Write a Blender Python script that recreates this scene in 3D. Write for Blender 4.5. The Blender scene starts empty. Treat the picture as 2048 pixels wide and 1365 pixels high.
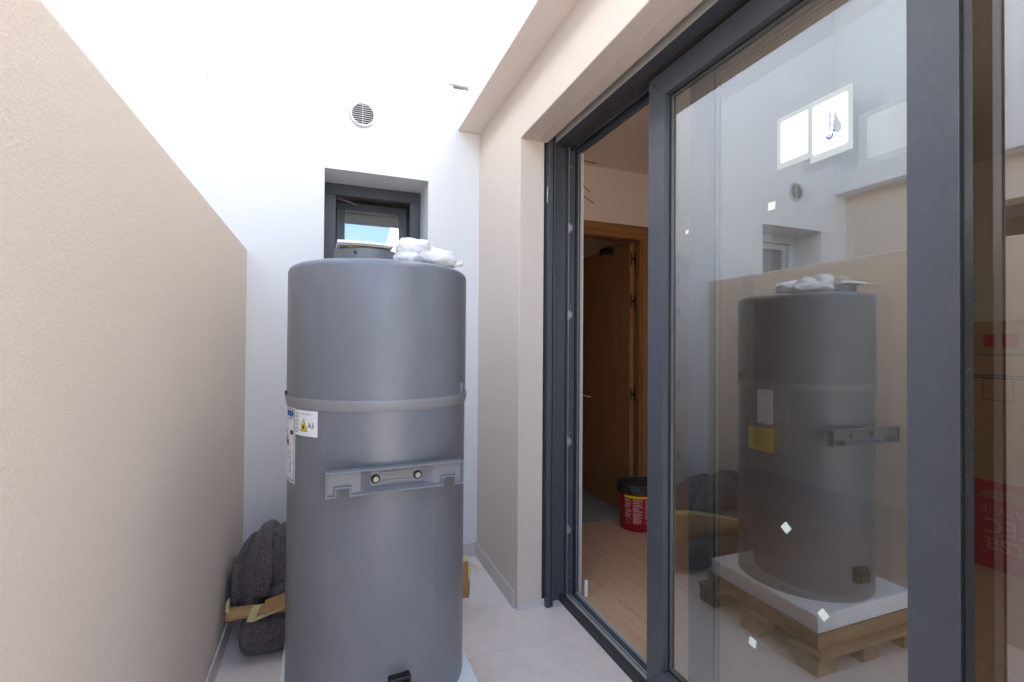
import bpy, bmesh, math, random
from mathutils import Vector, Matrix, noise
random.seed(7)
PI = math.pi
sc = bpy.context.scene
COL = sc.collection

# ------------------------------------------------------------------ camera
H = 1.27
F_PX, YAW, PIT, ROL = 966.18, .3679, .0111, .0071
fw = Vector((math.sin(YAW)*math.cos(PIT), math.cos(YAW)*math.cos(PIT), math.sin(PIT)))
r0 = Vector((math.cos(YAW), -math.sin(YAW), 0)); u0 = r0.cross(fw)
rr = r0*math.cos(ROL) + u0*math.sin(ROL); uu = -r0*math.sin(ROL) + u0*math.cos(ROL)
cam_d = bpy.data.cameras.new('camera'); cam = bpy.data.objects.new('camera', cam_d); COL.objects.link(cam)
cam_d.sensor_width = 36; cam_d.lens = 36*F_PX/2048; cam_d.clip_start = .02; cam_d.clip_end = 600
cam.matrix_world = Matrix(((rr.x, uu.x, -fw.x, 0), (rr.y, uu.y, -fw.y, 0), (rr.z, uu.z, -fw.z, H), (0, 0, 0, 1)))
sc.camera = cam

# ------------------------------------------------------------------ sky, sun, exposure
SUN_EL, SUN_AZ = math.radians(34), math.radians(-88)      # azimuth from +Y towards +X: over the neighbour's roof, onto the white overhang only
w = bpy.data.worlds.new('World'); sc.world = w; w.use_nodes = True
wn = w.node_tree.nodes; bg = wn['Background']
sky = wn.new('ShaderNodeTexSky'); sky.sky_type = 'NISHITA'; sky.sun_disc = False
sky.sun_elevation = SUN_EL; sky.sun_rotation = SUN_AZ
sky.air_density = 1.0; sky.dust_density = 1.6; sky.ozone_density = 1.0
w.node_tree.links.new(sky.outputs[0], bg.inputs[0]); bg.inputs[1].default_value = .15
sd = bpy.data.lights.new('sun', 'SUN'); so = bpy.data.objects.new('sun', sd); COL.objects.link(so)
sd.energy = 3.5; sd.angle = math.radians(.53); sd.color = (1, .95, .87)
sdir = Vector((math.sin(SUN_AZ)*math.cos(SUN_EL), math.cos(SUN_AZ)*math.cos(SUN_EL), math.sin(SUN_EL)))
so.rotation_euler = (-sdir).to_track_quat('-Z', 'Y').to_euler(); so.location = sdir*30
vs = sc.view_settings; vs.view_transform = 'Standard'; vs.look = 'None'; vs.gamma = 1; vs.use_curve_mapping = False
vs.exposure = 2.76
vs.use_white_balance = True; vs.white_balance_temperature = 6800; vs.white_balance_tint = 6
cy = sc.cycles
cy.use_denoising = True; cy.max_bounces = 14; cy.diffuse_bounces = 8; cy.glossy_bounces = 6
cy.transmission_bounces = 8; cy.transparent_max_bounces = 24; cy.sample_clamp_indirect = 6
try: cy.denoiser = 'OPENIMAGEDENOISE'
except Exception: pass

# ------------------------------------------------------------------ materials
def lin(r, g, b):
    f = lambda c: c/12.92 if c <= .04045 else ((c+.055)/1.055)**2.4
    return (f(r/255), f(g/255), f(b/255), 1)
class NT:
    def __init__(s, name):
        s.m = bpy.data.materials.new(name); s.m.use_nodes = True; s.t = s.m.node_tree
        s.b = s.t.nodes['Principled BSDF']; s.out = s.t.nodes['Material Output']
        s.pos = s.t.nodes.new('ShaderNodeNewGeometry').outputs['Position']
    def n(s, ty, **kw):
        x = s.t.nodes.new(ty)
        for k, v in kw.items(): setattr(x, k, v)
        return x
    def l(s, a, b): s.t.links.new(a, b)
    def map(s, scale=(1, 1, 1), src=None):
        x = s.n('ShaderNodeMapping'); x.inputs['Scale'].default_value = scale; s.l(src or s.pos, x.inputs[0]); return x.outputs[0]
    def noise(s, scale, detail=3, rough=.55, src=None):
        x = s.n('ShaderNodeTexNoise'); x.inputs['Scale'].default_value = scale; x.inputs['Detail'].default_value = detail
        x.inputs['Roughness'].default_value = rough; s.l(src or s.pos, x.inputs['Vector']); return x.outputs[0]
    def ramp(s, fac, a, b, ca=(0, 0, 0, 1), cb=(1, 1, 1, 1)):
        x = s.n('ShaderNodeValToRGB'); e = x.color_ramp.elements
        e[0].position = a; e[0].color = ca; e[1].position = b; e[1].color = cb; s.l(fac, x.inputs[0]); return x.outputs[0]
    def mix(s, fac, a, b):
        x = s.n('ShaderNodeMix', data_type='RGBA')
        if hasattr(fac, 'is_linked'): s.l(fac, x.inputs[0])
        else: x.inputs[0].default_value = fac
        for q, v in ((6, a), (7, b)):
            if hasattr(v, 'is_linked'): s.l(v, x.inputs[q])
            else: x.inputs[q].default_value = v
        return x.outputs[2]
    def math(s, op, a, b=0.):
        x = s.n('ShaderNodeMath', operation=op)
        for q, v in ((0, a), (1, b)):
            if hasattr(v, 'is_linked'): s.l(v, x.inputs[q])
            else: x.inputs[q].default_value = v
        return x.outputs[0]
    def bump(s, h, strength, dist, prev=None):
        x = s.n('ShaderNodeBump'); x.inputs['Strength'].default_value = strength; x.inputs['Distance'].default_value = dist
        s.l(h, x.inputs['Height'])
        if prev: s.l(prev, x.inputs['Normal'])
        return x.outputs[0]
    def specks(s, scale, size, keep, stretch=(1, 1, 1)):
        v = s.n('ShaderNodeTexVoronoi'); v.inputs['Scale'].default_value = scale
        s.l(s.map(stretch), v.inputs['Vector'])
        sep = s.n('ShaderNodeSeparateColor'); s.l(v.outputs['Color'], sep.inputs[0])
        d = s.math('LESS_THAN', v.outputs['Distance'], s.math('MULTIPLY', sep.outputs[1], size))
        return s.math('MULTIPLY', d, s.math('GREATER_THAN', sep.outputs[0], 1-keep))
    def col(s, c):
        if hasattr(c, 'is_linked'): s.l(c, s.b.inputs['Base Color'])
        else: s.b.inputs['Base Color'].default_value = c
    def set(s, rough=.5, metal=0, spec=.5):
        s.b.inputs['Roughness'].default_value = rough; s.b.inputs['Metallic'].default_value = metal
        s.b.inputs['Specular IOR Level'].default_value = spec
    def nrm(s, n): s.l(n, s.b.inputs['Normal'])
def C(r, g, b): return (r, g, b, 1)
def vary(c, k): return (min(1, c[0]*k), min(1, c[1]*k), min(1, c[2]*k), 1)
def plain(name, c, rough=.5, metal=0, spec=.5, var=.08, nscale=12, bump=0, bscale=200, bdist=.001):
    t = NT(name); t.col(t.mix(t.noise(nscale, 4), vary(c, 1-var), vary(c, 1+var))); t.set(rough, metal, spec)
    if bump: t.nrm(t.bump(t.noise(bscale, 3), bump, bdist))
    return t.m
M = {}
def stucco(name, c, b1, b2, grit, marks=False):
    t = NT(name)
    big = t.noise(1.7, 4); fine = t.noise(140, 2)
    base = t.mix(big, vary(c, .955), vary(c, 1.045)); base = t.mix(t.ramp(fine, .3, .7), vary(c, .95), base)
    base = t.mix(t.math('MULTIPLY', t.ramp(t.noise(.9, 6, .7, t.map((1, 1, .45))), .45, .75), .10), base, vary(c, .78))
    if marks: base = t.mix(t.specks(14, .045, .22, (1, 1, .5)), base, C(.12, .11, .11))
    t.col(base); t.set(.92, 0, .25)
    n1 = t.bump(t.noise(grit, 2, .6), b1, .0035)
    n2 = t.bump(t.noise(grit*3.1, 2, .6), b2, .0012, n1)
    v = t.n('ShaderNodeTexVoronoi'); v.inputs['Scale'].default_value = grit*.75; t.l(t.pos, v.inputs['Vector'])
    n3 = t.bump(t.ramp(v.outputs['Distance'], .0, .32, C(1, 1, 1), C(0, 0, 0)), b1*.55, .002, n2)
    t.nrm(n3); return t.m
M['beige'] = stucco('beige_render', C(.645, .56, .495), .42, .4, 190)
M['white'] = stucco('white_render', C(.715, .71, .715), .2, .2, 120, True)
M['soffit'] = stucco('pale_soffit_render', C(.76, .68, .62), .2, .3, 120)
M['reveal'] = stucco('beige_reveal_render', C(.63, .54, .465), .4, .5, 110)
def tilemat(name, c):
    t = NT(name)
    a = t.noise(2.2, 6, .6); b = t.noise(38, 4, .6)
    x = t.mix(t.ramp(a, .3, .7), vary(c, .93), vary(c, 1.05)); x = t.mix(t.ramp(b, .35, .75), x, vary(c, 1.06))
    x = t.mix(t.math('MULTIPLY', t.ramp(t.noise(7, 6, .72), .5, .68), .28), x, vary(c, .72)); x = t.mix(t.specks(60, .22, .05), x, C(.7, .68, .66)); x = t.mix(t.specks(38, .10, .10), x, vary(c, .45)); x = t.mix(t.math('MULTIPLY', t.ramp(t.noise(5.5, 5, .7), .55, .75), .35), x, C(.62, .58, .55))
    t.col(x); t.set(.38, 0, .5); t.nrm(t.bump(b, .08, .001)); return t.m
M['tile'] = tilemat('floor_tile', C(.80, .675, .60))
M['skirt'] = tilemat('skirting_tile', C(.56, .50, .465))
M['grout'] = plain('grout', C(.46, .41, .38), .9)
M['mortar'] = plain('raw_mortar', C(.58, .56, .56), .95, bump=.6, bscale=90, bdist=.004)
M['earth'] = plain('earth_ground', C(.35, .31, .26), .95, nscale=1.5, var=.2)
def alu(name, c, rough, speck=0):
    t = NT(name); x = t.mix(t.noise(9, 4), vary(c, .9), vary(c, 1.12))
    dust = t.ramp(t.noise(30, 5, .7), .52, .8)
    x = t.mix(t.math('MULTIPLY', dust, .07 if speck else .04), x, C(.30, .29, .29))
    if speck:
        x = t.mix(t.math('MAXIMUM', t.specks(110, .15, .10*speck), t.specks(240, .2, .06*speck)), x, C(.72, .72, .74))
    t.col(x); t.set(rough, .0, .5); t.nrm(t.bump(t.noise(900, 2), .06, .0004)); return t.m
M['alu'] = alu('anthracite_frame', C(.058, .063, .078), .42, .0)
M['alus'] = alu('anthracite_frame_splashed', C(.058, .063, .078), .42, 1.)
M['alud'] = alu('anthracite_dusty', C(.045, .043, .042), .6, .7)
M['black'] = plain('black_plastic', C(.006, .006, .007), .45)
M['edge_glint'] = plain('painted_edge_highlight', C(.36, .37, .40), .5)  # light grey painted in for highlights on the jamb edges
M['rubber'] = plain('black_gasket', C(.012, .012, .012), .7)
M['rawalu'] = plain('mill_aluminium', C(.58, .56, .53), .4, .25, bump=.05, bscale=300)
M['steel'] = plain('bright_steel', C(.24, .24, .235), .32, 1., bump=.5, bscale=500, bdist=.002)
M['zinc'] = plain('zinc_keeper', C(.34, .33, .31), .4, .4)
def glass(name, refl, tint, speck):
    t = NT(name); t.t.nodes.remove(t.b)
    fr = t.n('ShaderNodeLayerWeight'); fr.inputs[0].default_value = .5       # Schlick: same from both sides of the sheet
    fac = t.math('ADD', t.math('MULTIPLY', t.math('POWER', fr.outputs['Facing'], 5.), 1-refl), refl)
    tr = t.n('ShaderNodeBsdfTransparent'); tr.inputs[0].default_value = tint
    gl = t.n('ShaderNodeBsdfGlossy'); gl.inputs['Roughness'].default_value = 0; gl.inputs[0].default_value = C(.97, .98, 1)
    mx = t.n('ShaderNodeMixShader'); t.l(fac, mx.inputs[0]); t.l(tr.outputs[0], mx.inputs[1]); t.l(gl.outputs[0], mx.inputs[2])
    last = mx.outputs[0]
    if speck:
        df = t.n('ShaderNodeBsdfDiffuse'); df.inputs[0].default_value = C(.8, .82, .8)
        sp = t.math('MAXIMUM', t.math('MAXIMUM', t.specks(95, .10, .12), t.specks(170, .15, .12)), t.specks(60, .09, .08, (1, 1, .45)))
        haze = t.math('MULTIPLY', t.ramp(t.noise(3.2, 5, .65, t.map((1, 1, .35))), .35, .8), .012)
        m2 = t.n('ShaderNodeMixShader'); t.l(t.math('MAXIMUM', t.math('MULTIPLY', sp, .85), haze), m2.inputs[0]); t.l(last, m2.inputs[1]); t.l(df.outputs[0], m2.inputs[2])
        last = m2.outputs[0]
    t.l(last, t.out.inputs[0]); return t.m
M['glass_out'] = glass('outer_pane_glass', .29, C(.81, .82, .79), True)
M['glass_in'] = glass('inner_pane_glass', .06, C(.82, .84, .81), False)
M['glass_win'] = glass('window_glass', .35, C(.8, .85, .82), False)
def oak(name, axis, c=C(.34, .15, .052), k=1.):
    t = NT(name); sc3 = [14, 14, 14]; sc3[axis] = .8
    n = t.noise(3, 6, .65, t.map(tuple(sc3))); g = [90, 90, 90]; g[axis] = 2.5
    n2 = t.noise(4, 3, .6, t.map(tuple(g)))
    x = t.mix(t.ramp(n, .3, .72), vary(c, 1-.3*k), vary(c, 1+.2*k)); x = t.mix(t.math('MULTIPLY', t.ramp(n2, .42, .66), .5*k), x, vary(c, .45))
    t.col(x); t.set(.5, 0, .4); t.nrm(t.bump(n2, .15, .0005)); return t.m
M['oak'] = oak('oak_veneer', 2); M['oakx'] = oak('oak_lintel', 0)
M['plank'] = oak('wood_look_plank', 1, C(.64, .41, .25), .45)
M['paper'] = plain('white_paper', C(.76, .76, .775), .7, var=.03)
M['kraft'] = plain('kraft_cardboard', C(.40, .225, .095), .8, var=.12, nscale=25)
M['pine'] = oak('pallet_pine', 0, C(.38, .24, .125))
M['foam'] = plain('white_polystyrene', C(.80, .80, .82), .8, bump=.3, bscale=260, bdist=.001, var=.03)
M['yellowtape'] = plain('pale_yellow_tape', C(.62, .54, .24), .5, bump=.3, bscale=60, bdist=.002)
def tankmat():
    t = NT('grey_powder_coat'); c = C(.145, .155, .180)
    x = t.mix(t.noise(5, 4), vary(c, .94), vary(c, 1.06)); x = t.mix(t.math('MULTIPLY', t.ramp(t.noise(9, 6, .75, t.map((1, 1, .4))), .52, .75), .10), x, C(.42, .41, .40)); x = t.mix(t.specks(70, .06, .05), x, C(.45, .44, .43)); t.col(x); t.set(.37, .0, .5)
    rg = t.n('ShaderNodeMapRange'); t.l(t.noise(6, 5, .7), rg.inputs[0]); rg.inputs[3].default_value = .27; rg.inputs[4].default_value = .40; t.l(rg.outputs[0], t.b.inputs['Roughness'])
    t.nrm(t.bump(t.noise(330, 2), .28, .0008)); return t.m
M['tank'] = tankmat()
M['cast'] = plain('grey_moulded_bracket', C(.148, .157, .178), .42, var=.05)
M['stub'] = plain('grey_conduit', C(.16, .16, .165), .6)
M['ring'] = plain('light_grey_trim', C(.215, .22, .235), .4, var=.04)
def felt():
    t = NT('speckled_grey_felt'); c = C(.105, .078, .080)
    x = t.mix(t.noise(6, 5), vary(c, .75), vary(c, 1.3)); x = t.mix(t.ramp(t.noise(150, 3, .7), .45, .72), x, C(.15, .12, .12))
    x = t.mix(t.ramp(t.noise(70, 4, .75), .54, .70), x, C(.028, .021, .024))
    x = t.mix(t.specks(190, .34, .26, (1, 1, .5)), x, C(.36, .32, .32)); x = t.mix(t.specks(270, .36, .2, (.5, 1, 1)), x, C(.55, .51, .51))
    x = t.mix(t.specks(130, .26, .03), x, C(.10, .15, .32)); x = t.mix(t.specks(120, .28, .03, (1, .7, 1)), x, C(.34, .11, .06))
    t.col(x); t.set(1., 0, .1)
    t.b.inputs['Sheen Weight'].default_value = .2; t.b.inputs['Sheen Roughness'].default_value = .6
    t.nrm(t.bump(t.noise(230, 3, .75), 1., .006)); return t.m
M['felt'] = felt()
def bagmat():
    t = NT('crumpled_white_plastic'); t.col(C(.86, .86, .88)); t.set(.22, 0, .6); t.b.inputs['Transmission Weight'].default_value = .25
    t.b.inputs['Subsurface Weight'].default_value = .15; t.b.inputs['Subsurface Radius'].default_value = (.02, .02, .02)
    v = t.n('ShaderNodeTexVoronoi', feature='DISTANCE_TO_EDGE'); v.inputs['Scale'].default_value = 42
    nz = t.n('ShaderNodeTexNoise'); nz.inputs['Scale'].default_value = 14; t.l(t.pos, nz.inputs['Vector'])
    t.l(t.mix(.12, t.pos, nz.outputs[1]), v.inputs['Vector'])
    t.nrm(t.bump(t.ramp(v.outputs['Distance'], 0, .3), .22, .005)); return t.m
M['bag'] = bagmat()
M['iwall'] = plain('interior_plaster', C(.80, .69, .60), .9, var=.03)
M['iceil'] = plain('interior_ceiling_paint', C(.80, .68, .60), .9, var=.03)
M['rough'] = plain('broken_plaster_edge', C(.50, .45, .40), .95, bump=.9, bscale=70, bdist=.006, var=.2)
M['marble'] = tilemat('hall_floor_tile', C(.36, .34, .32))
M['red'] = plain('red_print', C(.33, .006, .012), .4, var=.06)
M['redp'] = plain('red_bucket_plastic', C(.30, .007, .012), .35)
M['boxred'] = plain('red_box_print', C(.42, .02, .025), .7)
M['blue'] = plain('blue_print', C(.01, .08, .32), .5); M['navy'] = plain('navy_print', C(.02, .05, .2), .5)
M['yellow'] = plain('yellow_print', C(.85, .62, .01), .5); M['ink'] = plain('black_print', C(.012, .012, .014), .5)
M['green'] = plain('green_print', C(.03, .3, .06), .5); M['orange'] = plain('orange_print', C(.75, .2, .02), .5)
M['grey'] = plain('grey_print', C(.35, .38, .4), .5); M['palepink'] = plain('pale_pink_print', C(.62, .38, .34), .6)
M['ybag'] = plain('yellow_sticker', C(.62, .45, .02), .5)
M['sleeve'] = plain('clear_label_sleeve', C(.40, .43, .42), .25)
M['pad'] = plain('glazing_pad', C(.66, .70, .62), .8)
M['wireblk'] = plain('dark_wire', C(.03, .03, .035), .5); M['wireblu'] = plain('blue_wire', C(.02, .12, .45), .5)
M['wireyel'] = plain('earth_wire', C(.5, .42, .05), .5); M['wirered'] = plain('red_wire', C(.35, .12, .09), .5)
M['vent'] = plain('white_vent_plastic', C(.58, .57, .58), .4, var=.02)
M['dark'] = plain('painted_unlit_black', C(.012, .012, .012), .9)  # near-black colour standing in for the shade of unlit hollows
M['film'] = plain('printed_film_white', C(.55, .58, .62), .4, var=.5, nscale=60)

# ------------------------------------------------------------------ mesh helpers (world coordinates)
class MB:
    def __init__(s): s.v = []; s.f = []
    def face(s, pts):
        n = len(s.v); s.v += [tuple(p) for p in pts]; s.f.append(tuple(range(n, n+len(pts)))); return s
    def box(s, x0, x1, y0, y1, z0, z1):
        if x0 > x1: x0, x1 = x1, x0
        if y0 > y1: y0, y1 = y1, y0
        if z0 > z1: z0, z1 = z1, z0
        n = len(s.v)
        s.v += [(x0, y0, z0), (x1, y0, z0), (x1, y1, z0), (x0, y1, z0), (x0, y0, z1), (x1, y0, z1), (x1, y1, z1), (x0, y1, z1)]
        s.f += [tuple(n+i for i in q) for q in ((0, 3, 2, 1), (4, 5, 6, 7), (0, 1, 5, 4), (1, 2, 6, 5), (2, 3, 7, 6), (3, 0, 4, 7))]; return s
    def obox(s, o, a, b, c):            # corner + three edge vectors
        o, a, b, c = map(Vector, (o, a, b, c)); n = len(s.v)
        s.v += [tuple(p) for p in (o, o+a, o+a+b, o+b, o+c, o+a+c, o+a+b+c, o+b+c)]
        s.f += [tuple(n+i for i in q) for q in ((0, 3, 2, 1), (4, 5, 6, 7), (0, 1, 5, 4), (1, 2, 6, 5), (2, 3, 7, 6), (3, 0, 4, 7))]; return s
    def lathe(s, prof, c, seg=64, t0=0, t1=2*PI, cap=False):   # prof: (r,z); theta from -Y towards +X
        closed = abs(t1-t0-2*PI) < 1e-6; k = seg if closed else seg+1; n = len(s.v)
        for r, z in prof:
            for i in range(k):
                t = t0+(t1-t0)*i/seg; s.v.append((c[0]+r*math.sin(t), c[1]-r*math.cos(t), z))
        for j in range(len(prof)-1):
            for i in range(seg):
                a = n+j*k+i; b = n+j*k+(i+1) % k; s.f.append((a, b, b+k, a+k))
        return s
    def tube(s, pts, r, seg=8, caps=True):
        pts = [Vector(p) for p in pts]; n0 = len(s.v); R = r if isinstance(r, (list, tuple)) else [r]*len(pts)
        up = Vector((0, 0, 1))
        for i, p in enumerate(pts):
            d = (pts[min(i+1, len(pts)-1)]-pts[max(i-1, 0)]).normalized()
            a = d.cross(up if abs(d.z) < .95 else Vector((1, 0, 0))).normalized(); b = d.cross(a)
            for k in range(seg):
                t = 2*PI*k/seg; s.v.append(tuple(p+(a*math.cos(t)+b*math.sin(t))*R[i]))
        for i in range(len(pts)-1):
            for k in range(seg):
                q = n0+i*seg; s.f.append((q+k, q+(k+1) % seg, q+seg+(k+1) % seg, q+seg+k))
        if caps:
            s.f.append(tuple(n0+k for k in range(seg))[::-1]); s.f.append(tuple(n0+(len(pts)-1)*seg+k for k in range(seg)))
        return s
    def prism(s, poly, o, ax, ay, az):   # polygon (a,b) swept along az
        o, ax, ay, az = map(Vector, (o, ax, ay, az)); n = len(s.v); k = len(poly)
        for base in (o, o+az): s.v += [tuple(base+ax*a+ay*b) for a, b in poly]
        s.f.append(tuple(n+i for i in range(k))[::-1]); s.f.append(tuple(n+k+i for i in range(k)))
        for i in range(k): s.f.append((n+i, n+(i+1) % k, n+k+(i+1) % k, n+k+i))
        return s
WL = {}
def empty(name, loc, label=None, cat=None, group=None, parent=None):
    o = bpy.data.objects.new(name, None); COL.objects.link(o); o.empty_display_size = .05
    loc = Vector(loc); base = WL[parent.name] if parent else Vector()
    if parent: o.parent = parent
    o.location = loc-base; WL[o.name] = loc
    tag(o, label, cat, group); return o
def tag(o, label=None, cat=None, group=None, kind=None):
    if label: o['label'] = label
    if cat: o['category'] = cat
    if group: o['group'] = group
    if kind: o['kind'] = kind
    return o
def obj(name, mb, mat, parent=None, bevel=0, smooth=False, seg=2, label=None, cat=None, group=None, kind=None, origin=None):
    base = WL[parent.name] if parent else (Vector(origin) if origin else None)
    if base is None:
        xs = [v[0] for v in mb.v]; ys = [v[1] for v in mb.v]; zs = [v[2] for v in mb.v]
        base = Vector(((min(xs)+max(xs))/2, (min(ys)+max(ys))/2, min(zs)))
    me = bpy.data.meshes.new(name); me.from_pydata([(v[0]-base.x, v[1]-base.y, v[2]-base.z) for v in mb.v], [], mb.f)
    bm = bmesh.new(); bm.from_mesh(me); bmesh.ops.remove_doubles(bm, verts=bm.verts, dist=1e-5)
    bmesh.ops.recalc_face_normals(bm, faces=bm.faces); bm.to_mesh(me); bm.free()
    me.materials.append(M[mat] if isinstance(mat, str) else mat)
    o = bpy.data.objects.new(name, me); COL.objects.link(o)
    if parent: o.parent = parent; WL[o.name] = base
    else: o.location = base; WL[o.name] = base
    if smooth:
        for p in me.polygons: p.use_smooth = True
        if smooth is not True: me.set_sharp_from_angle(angle=math.radians(smooth))
    if bevel:
        b = o.modifiers.new('bevel', 'BEVEL'); b.width = bevel; b.segments = seg; b.limit_method = 'ANGLE'; b.angle_limit = math.radians(40)
    return tag(o, label, cat, group, kind)
def wall_holes(ax, p0, p1, u0, u1, z0, z1, holes):
    """wall slab: normal axis ax ('X' or 'Y') between p0 and p1; u the other horizontal axis; holes (ua,ub,za,zb)"""
    us = sorted({u0, u1, *[h[0] for h in holes], *[h[1] for h in holes]}); zs = sorted({z0, z1, *[h[2] for h in holes], *[h[3] for h in holes]})
    us = [u for u in us if u0 <= u <= u1]; zs = [z for z in zs if z0 <= z <= z1]
    P = (lambda p, u, z: (p, u, z)) if ax == 'X' else (lambda p, u, z: (u, p, z))
    solid = lambda i, j: 0 <= i < len(us)-1 and 0 <= j < len(zs)-1 and not any(h[0] <= us[i] and us[i+1] <= h[1] and h[2] <= zs[j] and zs[j+1] <= h[3] for h in holes)
    mb = MB()
    for i in range(len(us)-1):
        for j in range(len(zs)-1):
            if not solid(i, j): continue
            a, b, c, d = us[i], us[i+1], zs[j], zs[j+1]
            for p in (p0, p1): mb.face([P(p, a, c), P(p, b, c), P(p, b, d), P(p, a, d)])
            if not solid(i-1, j): mb.face([P(p0, a, c), P(p1, a, c), P(p1, a, d), P(p0, a, d)])
            if not solid(i+1, j): mb.face([P(p0, b, c), P(p1, b, c), P(p1, b, d), P(p0, b, d)])
            if not solid(i, j-1): mb.face([P(p0, a, c), P(p1, a, c), P(p1, b, c), P(p0, b, c)])
            if not solid(i, j+1): mb.face([P(p0, a, d), P(p1, a, d), P(p1, b, d), P(p0, b, d)])
    return mb
def text2d(body, size, align='LEFT'):
    cu = bpy.data.curves.new('t', 'FONT'); cu.body = body; cu.size = size; cu.align_x = align; cu.resolution_u = 2
    o = bpy.data.objects.new('t', cu); COL.objects.link(o)
    me = bpy.data.meshes.new_from_object(o.evaluated_get(bpy.context.evaluated_depsgraph_get()))
    v = [(p.co.x, p.co.y) for p in me.vertices]; f = [tuple(p.vertices) for p in me.polygons]
    bpy.data.objects.remove(o); bpy.data.curves.remove(cu); bpy.data.meshes.remove(me); return v, f
def plate(mb, vf, fn):
    v, f = vf; n = len(mb.v); mb.v += [tuple(fn(a, b)) for a, b in v]; mb.f += [tuple(n+i for i in q) for q in f]; return mb
def rect2d(a0, a1, b0, b1, na=1, nb=1):
    v = [(a0+(a1-a0)*i/na, b0+(b1-b0)*j/nb) for j in range(nb+1) for i in range(na+1)]
    return v, [(j*(na+1)+i, j*(na+1)+i+1, (j+1)*(na+1)+i+1, (j+1)*(na+1)+i) for j in range(nb) for i in range(na)]

# ------------------------------------------------------------------ measured layout (metres, camera stands at x=y=0)
XL, HL = -.387, 1.766           # boundary wall face and height
YB = 2.837                      # end wall face
XW, HS, XS = .8706, 2.5727, .7316   # facade face, soffit height, face of the white overhang
YR, HR = 2.165, 2.2814          # door recess: jamb side and head
XN, XNS = -1.882, -1.731         # neighbour's facade and overhang
TOP, TOPH, TOPN = 5.0, 3.5, 4.28
YE = -.62                       # boundary wall and neighbour cut short here so sun reaches the paving behind
YH = -.55                       # the house ends here; garden beyond

# ------------------------------------------------------------------ ground and courtyard paving
obj('ground', MB().box(-150, 150, -150, 150, -.4, -.06), 'earth', kind='structure')
cf = obj('courtyard_floor', MB().box(-2.2, 1.16, -5.5, YB+.05, -.05, -.006), 'grout', kind='structure')
S_T = obj('bounce_paving', MB().box(-5, -2.21, -5.5, YE, -.05, 0).box(1.17, 6, -5.5, YH-.15, -.05, 0), 'tile', kind='structure')  # pale paving added out of view to bounce sunlight into the courtyard
xs = [-2.18, -1.36, -.56]; xj = [-.40, .20, 1.104]
yj = [-5.2]+[1.908-1.2*k for k in range(5, -1, -1)]+[YB+.02]
for a, b in [(-2.18, -1.36), (-1.36, -.55), (-.40, .20), (.20, 1.104)]:
    for c, d in zip(yj[:-1], yj[1:]):
        obj('tile', MB().box(a+.0012, b-.0012, c+.0012, d-.0012, -.012, 0), 'tile', cf, bevel=.0012, seg=1)

# ------------------------------------------------------------------ end wall with its window and vent openings
WIN = (-.016, .5566, 1.40, 2.2446); NWIN = (-1.5755, -.922, 1.40, 2.252)
def octo(cx, cz, r): return (cx-r, cx+r, cz-r, cz+r)
VENT, NVENT = (.181, 2.570), (-1.280, 2.548)
ew = empty('courtyard_end_wall', (-.5, YB, 0), 'tall white rendered wall closing the far end of the courtyard', 'wall')
obj('wall', wall_holes('Y', YB, YB+.33, -6, XW+.02, -.05, TOP, [WIN, NWIN, octo(*VENT, .04), octo(*NVENT, .04)]), 'white', ew)
for a, b in ((-.385, .26), (.26, XW-.003)):
    obj('skirting', MB().box(a+.001, b-.001, YB-.011, YB-.0005, .0005, .08), 'skirt', ew, bevel=.003)
for a, b in ((-1.9, -1.2), (-1.2, -.56)):
    obj('skirting', MB().box(a+.001, b-.001, YB-.011, YB-.0005, .0005, .08), 'skirt', ew, bevel=.003)

# ------------------------------------------------------------------ boundary wall on the left
bw = empty('boundary_wall', (-.47, 0, 0), 'low beige rendered boundary wall along the left of the courtyard', 'wall')
obj('wall', MB().box(-.555, XL, YE, YB-.001, -.05, HL), 'beige', bw, bevel=.006)
for k in range(3):
    y1 = YB-.012-k*1.2; obj('skirting', MB().box(XL+.0005, XL+.011, max(YE+.002, y1-1.198), y1, .0005, .08), 'skirt', bw, bevel=.003)

# ------------------------------------------------------------------ house on the right
YD0, YJ = .34, 2.19             # door opening right end, left jamb
hs = empty('house', (1.5, 0, 0), 'beige house facade with white overhanging upper wall on the right', 'house')
obj('facade_wall', wall_holes('X', XW, 1.0, YH, YB-.001, -.05, HS+.02, [(YD0-.02, YR, -.05, HR)]), 'beige', hs, bevel=.004)
obj('reveal_wall', wall_holes('X', 1.0005, 1.21, YH, YB+.33, -.05, HS+.02, [(YD0-.02, YR+.03, -.05, HR+.06)]), 'reveal', hs)
obj('upper_wall', MB().box(XS, 1.6, YH, YB-.001, HS+.0025, TOPH), 'white', hs, bevel=.003)
obj('soffit', MB().box(XS+.001, XW+.01, YH, YB-.002, HS, HS+.002), 'soffit', hs)
obj('head_strip', MB().box(.955, 1.012, YD0-.02, YR-.001, HR-.003, HR-.0005), 'reveal', hs)
obj('skirting', MB().box(XW-.011, XW-.0005, 2.19-.0, YB-.012, .0005, .08), 'skirt', hs, bevel=.003)
obj('base_strip', MB().box(XW+.006, 1.015, YR-.004, YR-.0005, .0, .036), 'mortar', hs)
for k in range(1): obj('skirting', MB().box(XW-.011, XW-.0005, YH+.002, YD0-.03, .0005, .08), 'skirt', hs, bevel=.003)
obj('roof', MB().box(1.6005, 7.5, YH, 5.5, 2.705, 3.1), 'white', hs)


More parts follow.
